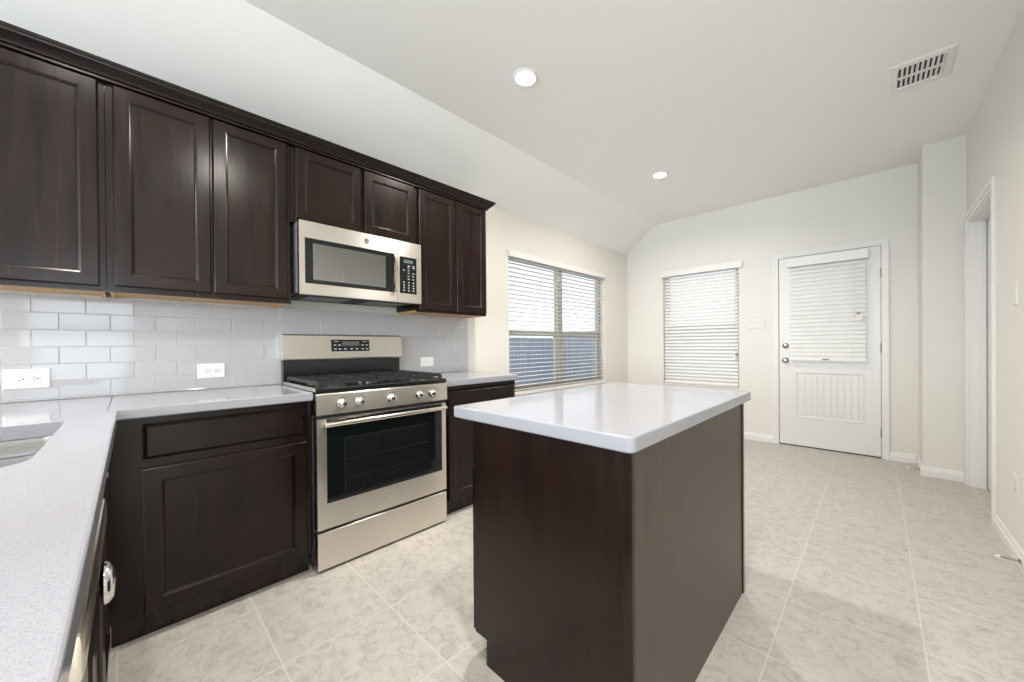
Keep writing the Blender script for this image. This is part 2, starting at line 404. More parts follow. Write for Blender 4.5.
# jambs
bm = B()
for u in (DX0 - .02, DX1 + .002): fbox(bm, BW, u, u + .018, -.15, 0, 0, DZ1 + .02)
fbox(bm, BW, DX0, DX1 + .002, -.15, 0, DZ1 + .002, DZ1 + .02)
for u0, u1 in ((DX0 - .002, DX0 + .014), (DX1 - .012, DX1 + .002)): fbox(bm, BW, u0, u1, -.10, -.052, 0, DZ1 + .002)
fbox(bm, BW, DX0 + .014, DX1 - .012, -.10, -.052, DZ1 - .014, DZ1 + .002); struct(obj('trim_5', bm, TRIM))
bm = B()
fbox(bm, RW, OY0, OY0 + .015, -.14, 0, 0, OZ1); fbox(bm, RW, OY1 - .015, OY1, -.14, 0, 0, OZ1); fbox(bm, RW, OY0 + .015, OY1 - .015, -.14, 0, OZ1 - .015, OZ1)
fbox(bm, RW, OY1 - .027, OY1 - .015, -.085, -.05, 0, OZ1 - .015)
struct(obj('trim_6', bm, TRIM))
# baseboards
def baseboard(name, F, spans, h=.083):
    bm = B()
    for a0, a1 in spans:
        pr = [(0, 0), (.015, 0), (.015, h * .62), (.010, h * .72), (.008, h * .9), (.004, h), (0, h)]
        loops(bm, [[F(a0, d, z) for d, z in pr], [F(a1, d, z) for d, z in pr]])
    return struct(obj(name, bm, TRIM))
baseboard('baseboard_back', BW, [(0.016, DX0 - .056), (DX1 + .056, XJ - .016)])
CF = Frame(lambda a, d, z: (a, YJ - d, z)); CS = Frame(lambda a, d, z: (XJ - d, a, z))
baseboard('baseboard_corner', CF, [(XJ - .015, XR - .016)])
baseboard('baseboard_corner_side', CS, [(YJ, YB - .016)])
baseboard('baseboard_right', RW, [(YK, 1.945 - .063), (2.715 + .063, OY0 - .063), (OY1 + .063, YJ - .0)])
baseboard('baseboard_left', LW, [(2.06, YB)])

# ------------------------------------------------------------------ exterior door
d1 = sroot('door_1', (2.344, YB, 0))
bm = B(); T0, T1 = -.045, -.004                       # slab between these depths
LX0, LX1, LZ0, LZ1 = 2.075, 2.615, 1.02, 1.96          # glazed opening
PX0, PX1, PZ0, PZ1 = 2.058, 2.648, 0.315, 0.838        # plank panel
def dslab(bm):
    A = [DX0 + .003, LX0, LX1, DX1 - .003]
    fbox(bm, BW, A[0], LX0, T0, T1, .012, DZ1 - .002); fbox(bm, BW, LX1, A[3], T0, T1, .012, DZ1 - .002)
    fbox(bm, BW, LX0, LX1, T0, T1, LZ1, DZ1 - .002)
    fbox(bm, BW, LX0, LX1, T0, T1, PZ1, LZ0); fbox(bm, BW, LX0, LX1, T0, T1, .012, PZ0)
dslab(bm)
# plank panel: recessed moulding ring and vertical V grooves
zz = T1
rect_rings(bm, BW, PX0, PX1, PZ0, PZ1, [(0, T0), (0, T1 + .0005), (.010, T1 + .004), (.020, T1 + .0035), (.030, T1 - .006)])
N = 9; wd = (PX1 - PX0 - .09) / N
for k in range(N):
    u0 = PX0 + .045 + k * wd
    pr = [(u0 + .0015, -.010), (u0 + .006, T1 - .001), (u0 + wd - .006, T1 - .001), (u0 + wd - .0015, -.010)]
    loops(bm, [[BW(a, d, PZ0 + .045) for a, d in pr], [BW(a, d, PZ1 - .045) for a, d in pr]])
obj('door_panel', bm, DOORW, d1)
bm = B(); fbox(bm, BW, LX0, LX1, -.028, -.022, LZ0, LZ1); obj('door_pane', bm, PANE, d1)
bm = B(); fbox(bm, BW, DX0 + .003, DX1 - .003, -.05, -.006, .001, .011); obj('door_sweep', bm, DARKIN, d1)
lx = 1.978
bm = B(); lathe(bm, BW(lx, T1, 1.116), (0, -1, 0), [(.032, 0), (.032, .005), (.029, .012), (.022, .017), (.012, .0195), (.010, .021)]); 
fbox(bm, BW, lx - .016, lx + .016, T1 + .02, T1 + .028, 1.111, 1.121, .002); obj('deadbolt', bm, NICKEL, d1, True)
bm = B(); lathe(bm, BW(lx, T1, .952), (0, -1, 0), [(.032, 0), (.032, .006), (.026, .012), (.013, .014), (.012, .03), (.024, .038), (.029, .05), (.026, .062), (.012, .068)]); obj('door_knob', bm, NICKEL, d1, True)
for hz in (0.25, 1.09, 1.83):
    bm = B(); tube(bm, [BW(DX1 + .0, .004, hz - .045), BW(DX1 + .0, .004, hz + .045)], .006, 8); obj('hinge', bm, NICKEL, d1)
# inner doorway door, closed in its recess
d2 = sroot('door_2', (3.38, 4.055, 0))
bm = B(); fbox(bm, RW, OY0 + .018, OY1 - .028, -.13, -.092, .012, OZ1 - .018)
obj('door_panel', bm, DOORW, d2)
bm = B(); fbox(bm, RW, OY1 - .027, OY1 - .0155, -.14, -.095, .001, OZ1 - .02); obj('gap_shade_strip', bm, DARKIN, d2)  # dark strip stands in for the shade in the gap beside the door
bm = B(); lathe(bm, RW(OY0 + .09, -.092, .952), (-1, 0, 0), [(.03, 0), (.03, .006), (.012, .012), (.012, .03), (.028, .045), (.012, .06)]); obj('door_knob', bm, NICKEL, d2, True)

# closed panel door farther along the right wall (seen mirrored in the microwave)
d3 = sroot('door_3', (XR, 2.33, 0))
bm = B(); fbox(bm, RW, 1.95, 2.71, .0005, .006, .012, 2.04)
for z0, z1 in ((.22, .90), (1.06, 1.90)):
    for a0, a1 in ((2.06, 2.60),):
        rect_rings(bm, RW, a0, a1, z0, z1, [(0, .005), (0, .0075), (.008, .013), (.020, .012), (.032, .0075), (.06, .0075), (.075, .012)])
obj('door_panel', bm, DOORW, d3)
bm = B(); lathe(bm, RW(2.02, .006, .952), (-1, 0, 0), [(.03, 0), (.03, .006), (.012, .012), (.012, .03), (.028, .045), (.012, .06)]); obj('door_knob', bm, NICKEL, d3, True)
casing('trim_7', RW, 1.945, 2.715, 2.045, .062)

# ------------------------------------------------------------------ outdoors
bm = B(); box(bm, -30, -.4, -12, 30, -.35, -.25); box(bm, -.4, 20, 5.3, 30, -.35, -.25); struct(obj('ground', bm, CONC))
def fence(name, label, pts, z1):
    bm = B()
    (x0, y0), (x1, y1) = pts
    L = math.hypot(x1 - x0, y1 - y0); n = int(L / .15); ux, uy = (x1 - x0) / L, (y1 - y0) / L
    for k in range(n):
        s = k * .15
        a = Vector((x0 + ux * s, y0 + uy * s)); b = a + Vector((ux, uy)) * .144; o = Vector((-uy, ux)) * .02
        h = z1 + .004 * math.sin(k * 2.3)
        loops(bm, [[(a.x, a.y, -.25), (b.x, b.y, -.25), (b.x + o.x, b.y + o.y, -.25), (a.x + o.x, a.y + o.y, -.25)], [(a.x, a.y, h), (b.x, b.y, h), (b.x + o.x, b.y + o.y, h), (a.x + o.x, a.y + o.y, h)]])
    return tag(obj(name, bm, FENCE), label, 'fence')
fence('board_fence', 'blue-grey board fence seen through the wide window by the range wall', [(-6.0, 1.0), (-6.0, 16.0)], 1.42)
fence('board_fence', 'grey board fence glimpsed between the slats of the narrow back wall window', [(-5.8, 10.5), (9.0, 10.5)], 1.62)

# ------------------------------------------------------------------ blinds
def blind(name, F, a0, a1, z0, z1, tilt, dc, label, val, cords, tags=None, pitch=.044, rail=None, depth=.050, wand=None):
    root = thing(name, F((a0 + a1) / 2, dc, z0), label, 'blind', 'white slatted window blinds')
    v0, v1, vz0, vz1, vd0, vd1 = val
    bm = B()
    fbox(bm, F, v0, v1, vd1 - .012, vd1, vz0, vz1, .003)
    for u in (v0, v1 - .012): fbox(bm, F, u, u + .012, vd0, vd1 - .012, vz0, vz1)
    obj('valance', bm, SLAT, root)
    bm = B(); fbox(bm, F, a0, a1, dc - .022, dc + .022, z1 - .042, z1 - .004); obj('headrail', bm, SLAT, root)
    bm = B()
    zt = z1 - .052; zb = (rail or z0) + .035
    n = int((zt - zb) / pitch) + 1; pitch2 = (zt - zb) / (n - 1)
    ct, st = math.cos(R(tilt)), math.sin(R(tilt))
    for k in range(n):
        z = zt - k * pitch2
        j = random.uniform(-1.0, 1.0) * .0006
        pr = []
        for s, h in ((-1, 0), (-.4, .0024), (.4, .0024), (1, 0), (1, -.0030), (.4, -.0008), (-.4, -.0008), (-1, -.0030)):
            dd, hh = s * depth / 2, h
            pr.append((dc + dd * ct + hh * st, z + j - dd * st + hh * ct))
        loops(bm, [[F(a0, d, zz) for d, zz in pr], [F(a1, d, zz) for d, zz in pr]])
    obj('slats', bm, SLAT, root)
    bm = B(); fbox(bm, F, a0, a1, dc - .024, dc + .024, (rail or z0), (rail or z0) + .020, .003); br_ = obj('bottom_rail', bm, SLAT, root)
    for c in cords:
        bm = B()
        for dd in (-.027, .027): tube(bm, [F(c, dc + dd * max(ct, .3), (rail or z0) + .02), F(c, dc + dd * max(ct, .3), z1 - .04)], .0011, 5)
        obj('ladder_cord', bm, SLAT, root)
    if wand:
        bm = B(); wy, wz = wand
        tube(bm, [F(wy, dc + .034, z1 - .03), F(wy, dc + .036, wz)], .0022, 6); lathe(bm, F(wy, dc + .036, wz - .03), (0, 0, 1), [(.003, 0), (.007, .004), (.006, .022), (.002, .032)], 10)
        obj('pull_cord', bm, SLAT, root)
    if tags:
        for (u, z, w_, h_, m_) in tags:
            bm = B(); fbox(bm, F, u, u + w_, dc + .037, dc + .039, z, z + h_); obj('warning_tag', bm, m_, root)
    return root
blind('window_blind', LW, WY0 + .012, WY1 - .03, WZ0 + .014, WZ1 - .002, -2, -.028,
      'wide white blind with open slats at the big window beside the cabinets', (WY0 - .012, WY1 + .01, 2.040, 2.104, .001, .028),
      (2.78, 3.34, 3.59, 4.13))
blind('window_blind', BW, VX0 + .012, VX1 - .012, VZ0 + .016, VZ1 - .002, 52, -.030,
      'narrow white blind with half-closed slats left of the exterior door', (VX0 - .025, VX1 + .045, 2.066, 2.148, .001, .032),
      (.66, 1.36), [(1.44, .95, .035, .075, TAG), (1.462, 1.00, .03, .03, TAGB)], wand=(1.455, 1.03))
blind('window_blind', BW, 2.030, 2.660, .952, 2.065, 68, .034,
      'closed white blind hung on the glazed half of the exterior door', (2.005, 2.680, 1.985, 2.078, .001, .068),
      (2.14, 2.55), [(2.585, 1.37, .05, .06, TAG), (2.59, 1.43, .03, .018, TAGB), (2.31, .966, .06, .012, TAGB)], wand=(2.575, 1.43))

# ------------------------------------------------------------------ electrical plates
def plate(name, F, a0, a1, z0, z1, label, cat, kind, gangs=1, group=None, th=.006):
    root = thing(name, F((a0 + a1) / 2, 0.0, (z0 + z1) / 2), label, cat, group)
    bm = B(); rect_rings(bm, F, a0, a1, z0, z1, [(0, 0.0005), (0, th * .5), (.004, th)]); pm = PLATE if kind == 'outlet' and F is TF else ALMOND; obj('cover_plate', bm, pm, root)
    ca, cz = (a0 + a1) / 2, (z0 + z1) / 2
    if kind == 'outlet':
        hor = (a1 - a0) > (z1 - z0)
        for s in (-1, 1):
            bm = B(); dk = B()
            u, z = (ca + s * .019, cz) if hor else (ca, cz + s * .019)
            fbox(bm, F, u - .0165, u + .0165, th, th + .0025, z - .0165, z + .0165, .001)
            for k in (-1, 1):
                if hor: fbox(dk, F, u - .005, u + .004, th + .0025, th + .0029, z + k * .006 - .0012, z + k * .006 + .0012)
                else: fbox(dk, F, u + k * .006 - .0012, u + k * .006 + .0012, th + .0025, th + .0029, z - .004, z + .005)
            if hor: fbox(dk, F, u + .007, u + .0115, th + .0025, th + .0029, z - .0025, z + .0025)
            else: fbox(dk, F, u - .0025, u + .0025, th + .0025, th + .0029, z - .0115, z - .007)
            rc = obj('receptacle', bm, pm, root); obj('socket_slots', dk, DARKIN, rc)
    else:
        step = (a1 - a0) / gangs
        for g in range(gangs):
            u = a0 + step * (g + .5); bm = B()
            pr = [(-.033, th), (-.033, th + .002), (0, th + .003), (.033, th + .006), (.033, th)]
            loops(bm, [[F(u - .0165, d, cz + z) for z, d in pr], [F(u + .0165, d, cz + z) for z, d in pr]])
            obj('rocker', bm, pm, root)
    return root
TF = Frame(lambda a, d, z: (.0085 + d, a, z))
plate('power_outlet', TF, -.365, -.242, .970, 1.056, 'white power outlet on the tile above the sink counter, beside the corner', 'outlet', 'outlet', group=None)
plate('power_outlet', TF, .241, .357, .975, 1.055, 'white power outlet on the tile between the corner and the gas range', 'outlet', 'outlet')
plate('power_outlet', TF, 1.573, 1.690, .976, 1.054, 'white power outlet on the tile just past the gas range', 'outlet', 'outlet')
plate('power_outlet', RW, 3.085, 3.165, .325, .440, 'white power outlet low on the plain wall beside the side doorway', 'outlet', 'outlet')
plate('light_switch', BW, 1.597, 1.785, 1.325, 1.452, 'white triple switch plate between the back window and exterior door', 'switch', 'switch', 3)
plate('light_switch', RW, 3.095, 3.170, 1.335, 1.460, 'white single switch plate on the wall beside the side doorway', 'switch', 'switch', 1)

# ------------------------------------------------------------------ door stops
def stop(loc, ax, label):
    root = thing('door_stop', loc, label, 'door stop')
    L = Vector(loc); A = Vector(ax)
    bm = B(); lathe(bm, L, A, [(.011, .0005), (.011, .004), (.006, .008)], 12); obj('base', bm, NICKEL, root, True)
    bm = B()
    n = 60; pts = []
    u = A.cross(Vector((0, 0, 1))); v = Vector((0, 0, 1))
    for k in range(n + 1):
        a = k * 2 * math.pi / 8; pts.append(L + A * (.008 + .058 * k / n) + (u * math.cos(a) + v * math.sin(a)) * .0045)
    tube(bm, pts, .0014, 5); obj('spring', bm, NICKEL, root, True)
    bm = B(); lathe(bm, L + A * .066, A, [(.006, 0), (.008, .002), (.008, .012), (.005, .015)], 12); obj('rubber_tip', bm, PLATE, root, True)
stop((XR - .016, 2.975, .045), (-1, 0, 0), 'spring door stop on the baseboard of the long right wall')
stop((XJ - .016, 4.60, .040), (-1, 0, 0), 'spring door stop at the wall corner beside the exterior door')

# ------------------------------------------------------------------ ceiling fittings
def downlight(x, y, label, power=20):
    root = thing('recessed_light', (x, y, ZC), label, 'ceiling light', 'recessed ceiling lights')
    bm = B(); lathe(bm, (x, y, ZC - .0005), (0, 0, -1), [(.080, 0), (.080, .004), (.066, .012), (.060, .006), (.058, .0)], 32); obj('trim_ring', bm, GALV, root, True)
    bm = B(); lathe(bm, (x, y, ZC - .0005), (0, 0, -1), [(.0575, 0), (.0575, .004), (.03, .0055), (.001, .006)], 32); obj('lens', bm, LAMP, root, True)
    area('lamp_of_recessed_light', (x, y, ZC - .016), (0, 0, 0), .11, .11, power, (1.0, .94, .86), 'DISK', 160)
downlight(1.113, 1.675, 'lit round recessed light nearest the wall cabinets and microwave')
downlight(1.157, 3.532, 'lit round recessed light farther back, toward the two windows', 15)
downlight(1.113, -0.20, 'lit round recessed light over the sink counter', 10)
downlight(2.45, 0.55, 'added unseen recessed light brightening the floor beside the kitchen island', 15)  # lamp added out of view to lift the right floor and wall
downlight(2.6, -2.2, 'added unseen recessed light filling in from the living room, nearest the kitchen', 28)  # unseen lamp, added to brighten the right side from behind the camera
downlight(4.6, -2.2, 'added unseen recessed light filling in from the living room, by the side window', 40)  # second unseen lamp added for the same brightening
vt = thing('ceiling_vent', (2.942, 3.297, ZC), 'white rectangular supply vent with two rows of louvers in ceiling', 'vent')
bm = B()
def vring(bm):
    L = lambda x0, x1, y0, y1, z: [(x0, y0, z), (x1, y0, z), (x1, y1, z), (x0, y1, z)]
    loops(bm, [L(2.798, 3.085, 3.135, 3.46, ZC - .0005), L(2.798, 3.085, 3.135, 3.46, ZC - .003), L(2.806, 3.077, 3.143, 3.452, ZC - .009), L(2.838, 3.045, 3.175, 3.42, ZC - .012), L(2.842, 3.041, 3.179, 3.416, ZC - .0008)], True, False)
vring(bm); box(bm, 2.842, 3.041, 3.291, 3.304, ZC - .0115, ZC - .001)
obj('vent_frame', bm, GALV, vt)
bm = B(); box(bm, 2.842, 3.041, 3.179, 3.416, ZC - .0016, ZC - .0009); obj('duct_opening', bm, DARKIN, vt)
for y0, y1 in ((3.180, 3.290), (3.305, 3.415)):
    for k in range(9):
        x = 2.852 + k * .0222
        bm = B(); pr = [(x, ZC - .002), (x + .0015, ZC - .002), (x + .0115, ZC - .0115), (x + .010, ZC - .0115)]
        loops(bm, [[(a, y0, z) for a, z in pr], [(a, y1, z) for a, z in pr]]); obj('louver', bm, GALV, vt)

# ------------------------------------------------------------------ backsplash tile
bs = sroot('backsplash', (0, .5, .915)); bs['label'] = 'glossy light grey subway tile backsplash'
Y0B, Y1B, Z0B, Z1B = -1.2, 2.042, .915, 1.392
bm = B(); box(bm, .0003, .0074, Y0B, Y1B, Z0B, Z1B); obj('grout', bm, GROUT, bs)
bm = B()
row = 0; z = 1.304 + .0765 - .0765 * 7
for k in range(9):
    z0 = 1.304 + .0765 - .0765 * (k + 1) + .0; z1 = z0 + .0765
    off = -.291 if k % 2 == 0 else -.217
    y = off - .1515 * 8
    while y < Y1B:
        a0, a1 = max(y + .0012, Y0B), min(y + .1515 - .0012, Y1B); zz0, zz1 = max(z0 + .0012, Z0B), min(z1 - .0012, Z1B)
        if a1 - a0 > .006 and zz1 - zz0 > .003:
            tx, ty = random.gauss(0, .0045), random.gauss(0, .006)
            ca, cz = (a0 + a1) / 2, (zz0 + zz1) / 2
            def P(a, d, z_): return (d + (a - ca) * ty + (z_ - cz) * tx, a, z_)
            g = min(.0022, (zz1 - zz0) * .3)
            rect_rings(bm, Frame(P), a0, a1, zz0, zz1, [(0, .005), (0, .0075), (g * .35, .0084), (g, .0088)])
        y += .1515
obj('tiles', bm, SUBWAY, bs)

# ------------------------------------------------------------------ wall cabinets
XU = .33; XBODY = .31
def wall_cabinet(y0, y1, z0, z1, doors, dz0, dz1, label, lip=True):
    root = thing('wall_cabinet', (.155, (y0 + y1) / 2, z0), label, 'cabinet', 'dark wall cabinets above the range counter')
    bm = B(); g = .0008
    box(bm, .001, XBODY, y0 + g, y1 - g, z0 + .014, z1)
    box(bm, XBODY - .019, XBODY, y0 + g, y1 - g, z0, z0 + .014)             # front rail hangs below the bottom panel
    obj('body', bm, ESP, root)
    if lip:
        bm = B(); box(bm, .004, XBODY - .020, y0 + .008, y1 - .008, z0 + .0085, z0 + .0135); obj('bottom_panel', bm, RAW, root)
        for u in (y0 + .008, y1 - .021):
            bm = B(); box(bm, .004, XBODY - .020, u, u + .013, z0, z0 + .008); obj('bottom_batten', bm, RAW, root)
    for a0, a1 in doors: obj('door', panel_door(LW, a0, a1, dz0, dz1, XBODY + .0006), ESP, root)
    return root
ZD = 2.266
wall_cabinet(-.72, -.067, 1.384, 2.272, [(-.715, -.402), (-.396, -.086)], 1.404, ZD, 'dark wall cabinet over the sink counter, first in the row before the corner')
wall_cabinet(-.067, .604, 1.384, 2.272, [(-.045, .268), (.277, .588)], 1.410, ZD, 'two-door dark wall cabinet between corner unit and microwave')
wall_cabinet(.604, 1.376, 1.846, 2.272, [(.628, .986), (1.008, 1.352)], 1.866, ZD, 'short two-door dark wall cabinet directly above the microwave', False)
wall_cabinet(1.376, 2.008, 1.388, 2.272, [(1.388, 1.700), (1.706, 2.000)], 1.406, ZD, 'two-door dark wall cabinet at the window end of the row')
# crown moulding with its return at the far end
cr = B()
pr = [(-.05, 2.273), (.012, 2.273), (.012, 2.283), (.020, 2.286), (.024, 2.294), (.040, 2.308), (.050, 2.318), (.052, 2.326), (.0565, 2.328), (.061, 2.338), (-.05, 2.338)]
Ye = 2.008
path = [((XBODY - .01, -.75), (1, 0)), ((XBODY - .01, Ye - .002), (1, 1)), ((.001, Ye - .002), (0, 1))]
loops(cr, [[(x + .02 * dx + o * dx, y + (o + .001) * dy, z) for o, z in pr] for (x, y), (dx, dy) in path])
tag(obj('crown_moulding', cr, ESPH), 'dark stepped crown moulding running along the tops of the wall cabinets', 'moulding')

# ------------------------------------------------------------------ microwave
MY0, MY1, MZ0, MZ1, MX = .622, 1.357, 1.436, 1.843, .400
mw = thing('microwave', (.2, .99, MZ0), 'stainless over-the-range microwave with black window hung under the short cabinet', 'microwave')
bm = B(); box(bm, .004, MX - .032, MY0 + .004, MY1 - .004, MZ0 + .012, MZ1 - .001, .003); obj('body', bm, GREYP, mw)
SEAM = 1.186
bm = B(); box(bm, MX - .031, MX, MY0, SEAM - .0015, MZ0, MZ1 - .001); dm = obj('door', bm, STEEL, mw)
bm = B(); rect_rings(bm, LW, .650, 1.166, 1.497, 1.749, [(0, MX - .0005), (0, MX + .001), (.0015, MX + .0018)]); wi = obj('window', bm, BLACKG, dm)
bm = B(); rect_rings(bm, LW, .690, 1.105, 1.520, 1.722, [(0, MX + .0012), (0, MX + .0022), (.001, MX + .0025)]); obj('window_screen', bm, MICROG, wi)
bm = B(); hp = [(MX + .001, 1.502), (MX + .022, 1.512), (MX + .031, 1.56), (MX + .034, 1.62), (MX + .031, 1.68), (MX + .022, 1.728), (MX + .001, 1.738)]
ring = lambda yy: [(x, yy, z) for x, z in hp] + [(x - .009 if x > MX + .01 else x - .0005, yy, z + (.010 if z < 1.55 else (-.010 if z > 1.69 else 0))) for x, z in reversed(hp)]
loops(bm, [ring(1.158), ring(1.180)]); obj('handle', bm, STEELB, dm, True)
bm = B(); lathe(bm, (MX, .986, 1.797), (1, 0, 0), [(.0165, 0), (.0165, .0015), (.0145, .002), (.0145, .0012), (.012, .0012), (.001, .0014)], 24); em = obj('emblem', bm, CHROME, mw, True); monogram(em, mw, MX + .0018, .986, 1.797)
bm = B(); box(bm, MX - .031, MX, SEAM + .0015, MY1, MZ0, MZ1 - .001); cp = obj('control_panel', bm, STEEL, mw)
bm = B(); rect_rings(bm, LW, 1.200, 1.322, 1.496, 1.740, [(0, MX - .0005), (0, MX + .001), (.001, MX + .0016)]); kp = obj('keypad', bm, BLACKG, cp)
bm = B(); box(bm, MX + .0014, MX + .0020, 1.228, 1.296, 1.700, 1.722); obj('display', bm, LCD, kp)
bm = B()
for r_ in range(4):
    for c_ in range(3):
        y, z = 1.226 + c_ * .034, 1.512 + r_ * .018; box(bm, MX + .0014, MX + .0019, y, y + .008, z, z + .008)
for z in (1.592, 1.612, 1.632, 1.650, 1.668, 1.680):
    for c_ in range(3):
        if (c_ + int(z * 1000)) % 4: y = 1.222 + c_ * .034; box(bm, MX + .0014, MX + .0019, y, y + random.uniform(.012, .02), z, z + .004)
obj('key_markings', bm, MARK, kp)
bm = B(); box(bm, .02, MX - .045, MY0 + .02, MY1 - .02, MZ0 + .001, MZ0 + .0115); un = obj('underside', bm, DARKIN, mw)
for u0, u1 in ((.70, .93), (1.05, 1.28)):
    bm = B(); box(bm, .09, .30, u0, u1, MZ0 - .002, MZ0 + .0005); obj('grease_filter', bm, GREYP, un)

# ------------------------------------------------------------------ gas range
RY0, RY1, RX = .617, 1.372, .667
ra = thing('gas_range', (.34, .995, 0), 'stainless gas range with black oven window and cast iron grates', 'range')
bm = B(); box(bm, .02, .615, RY0 + .002, RY1 - .002, .035, .905); obj('body', bm, GREYP, ra)
for x in (.09, .56):
    for y in (RY0 + .05, RY1 - .05):
        bm = B(); lathe(bm, (x, y, .0005), (0, 0, 1), [(.018, 0), (.018, .012), (.010, .014), (.010, .036)], 12); obj('foot', bm, BLACK, ra)
bm = B()   # cooktop tray with raised front lip
pr = [(.085, .906), (.640, .906), (.662, .912), (.670, .900), (.668, .892), (.640, .892)]
pr = [(.080, .9055), (.663, .9055), (.672, .911), (.672, .926), (.664, .932), (.640, .930), (.625, .920), (.10, .920), (.09, .930), (.080, .930)]
loops(bm, [[(x, RY0, z) for x, z in pr], [(x, RY1, z) for x, z in pr]]); ct = obj('cooktop', bm, BLACK, ra)
for y in (RY0 - .002, RY1 - .004):
    bm = B(); box(bm, .082, .655, y, y + .006, .915, .934, .002); obj('side_rail', bm, STEEL, ct)
# backguard
bm = B(); box(bm, .012, .062, RY0 + .006, RY1 - .006, .906, 1.068); bgd = obj('backguard', bm, BLACK, ra)
bm = B(); pr = [(.012, 1.066), (.080, 1.060), (.086, 1.068), (.074, 1.214), (.066, 1.222), (.012, 1.222)]
loops(bm, [[(x, RY0 - .0, z) for x, z in pr], [(x, RY1 + .004, z) for x, z in pr]]); fas = obj('fascia', bm, STEEL, bgd)
PF = Frame(lambda a, d, z: (.086 - (z - 1.068) * .0822 + d, a, z))
bm = B(); rect_rings(bm, PF, .886, 1.134, 1.112, 1.190, [(0, -.001), (0, .0012), (.0015, .002)]); dp = obj('clock_panel', bm, BLACKG, fas)
bm = B(); fbox(bm, PF, .955, 1.065, .002, .0024, 1.150, 1.178); obj('display', bm, LCD, dp)
bm = B()
for y in (.902, .930, .965, 1.005, 1.04, 1.080, 1.108): fbox(bm, PF, y, y + .016, .002, .0024, 1.124, 1.131)
for y in (.902, .930, 1.080, 1.108): fbox(bm, PF, y, y + .014, .002, .0024, 1.150, 1.157)
for y in (.905, 1.09): fbox(bm, PF, y, y + .026, .002, .0024, 1.176, 1.180)
obj('key_markings', bm, MARK, dp)
# burners and grates
for bx, by, br_ in ((.21, .76, .036), (.50, .76, .045), (.21, 1.23, .030), (.50, 1.23, .042), (.355, .995, .040)):
    bm = B(); lathe(bm, (bx, by, .9205), (0, 0, 1), [(br_ * 1.35, 0), (br_ * 1.3, .006), (br_, .008), (br_, .014), (br_ * .9, .018), (br_ * .3, .019)], 24); b_ = obj('burner', bm, BLACKM, ra, True)
    bm = B(); lathe(bm, (bx, by, .9206), (0, 0, 1), [(br_ * 1.6, 0), (br_ * 1.6, .002), (br_ * 1.36, .003)], 24); obj('burner_ring', bm, CHROME, b_, True)
for g0, g1 in ((RY0 + .022, .862), (.868, 1.122), (1.128, RY1 - .022)):
    bm = B(); s_ = .0052; zt = .962; x0, x1 = .112, .634
    def bar(xa, ya, xb, yb, za=zt, zb_=zt):
        d = Vector((xb - xa, yb - ya, 0)).normalized(); n_ = Vector((-d.y, d.x, 0)) * s_
        A, Bq = Vector((xa, ya, za)), Vector((xb, yb, zb_))
        R1 = [A + n_, A - n_, A - n_ * .8 - Vector((0, 0, .016)), A + n_ * .8 - Vector((0, 0, .016))]
        R2 = [Bq + n_, Bq - n_, Bq - n_ * .8 - Vector((0, 0, .016)), Bq + n_ * .8 - Vector((0, 0, .016))]
        loops(bm, [R1, R2])
    gm = (g0 + g1) / 2; xm = (x0 + x1) / 2
    bar(x0, g0, x1, g0); bar(x0, g1, x1, g1); bar(x0, g0 - s_, x0, g1 + s_); bar(x1, g0 - s_, x1, g1 + s_); bar(xm, g0, xm, g1)
    for xc in ((x0 + xm) / 2, (x1 + xm) / 2):
        bar(xc, g0, xc, gm - .022); bar(xc, g1, xc, gm + .022)
        bar(xc - (xm - x0) / 2, gm, xc - .024, gm); bar(xc + (xm - x0) / 2, gm, xc + .024, gm)
        for sx in (-1, 1):
            for sy, gy in ((-1, g0), (1, g1)): bar(xc + sx * .125, gm + sy * .06, xc + sx * .125, gy)
    for xc in (x0, x1):
        for yc in (g0, g1): box(bm, xc - .008, xc + .008, yc - .008, yc + .008, .9205, zt - .002, .002)
    for k in range(13):
        xk = x0 + .02 + k * .04
        for yc in (g0, g1): box(bm, xk - .006, xk + .006, yc - .005, yc + .005, zt - .001, zt + .005, .0015)
    obj('grate', bm, BLACKM, ra)
# control fascia and knobs
bm = B(); pr = [(.60, .796), (.662, .793), (.674, .797), (.672, .900), (.668, .9045), (.60, .9045)]
loops(bm, [[(x, RY0, z) for x, z in pr], [(x, RY1 + .004, z) for x, z in pr]]); con = obj('control_panel', bm, STEEL, ra)
for y in (.738, .829, 1.006, 1.182, 1.270):
    bm = B(); lathe(bm, (.673, y, .850), (1, 0, .04), [(.026, 0), (.026, .002), (.021, .004), (.021, .014), (.0175, .026), (.014, .028)], 24); kn = obj('knob', bm, CHROME, con, True)
    bm = B(); lathe(bm, (.6725, y, .850), (1, 0, .04), [(.0285, 0), (.0285, .0016), (.026, .0018)], 24); obj('knob_bezel', bm, BLACK, kn, True)
    bm = B(); box(bm, .697, .706, y - .0045, y + .0045, .834, .868, .002); obj('grip', bm, CHROME, kn, True)
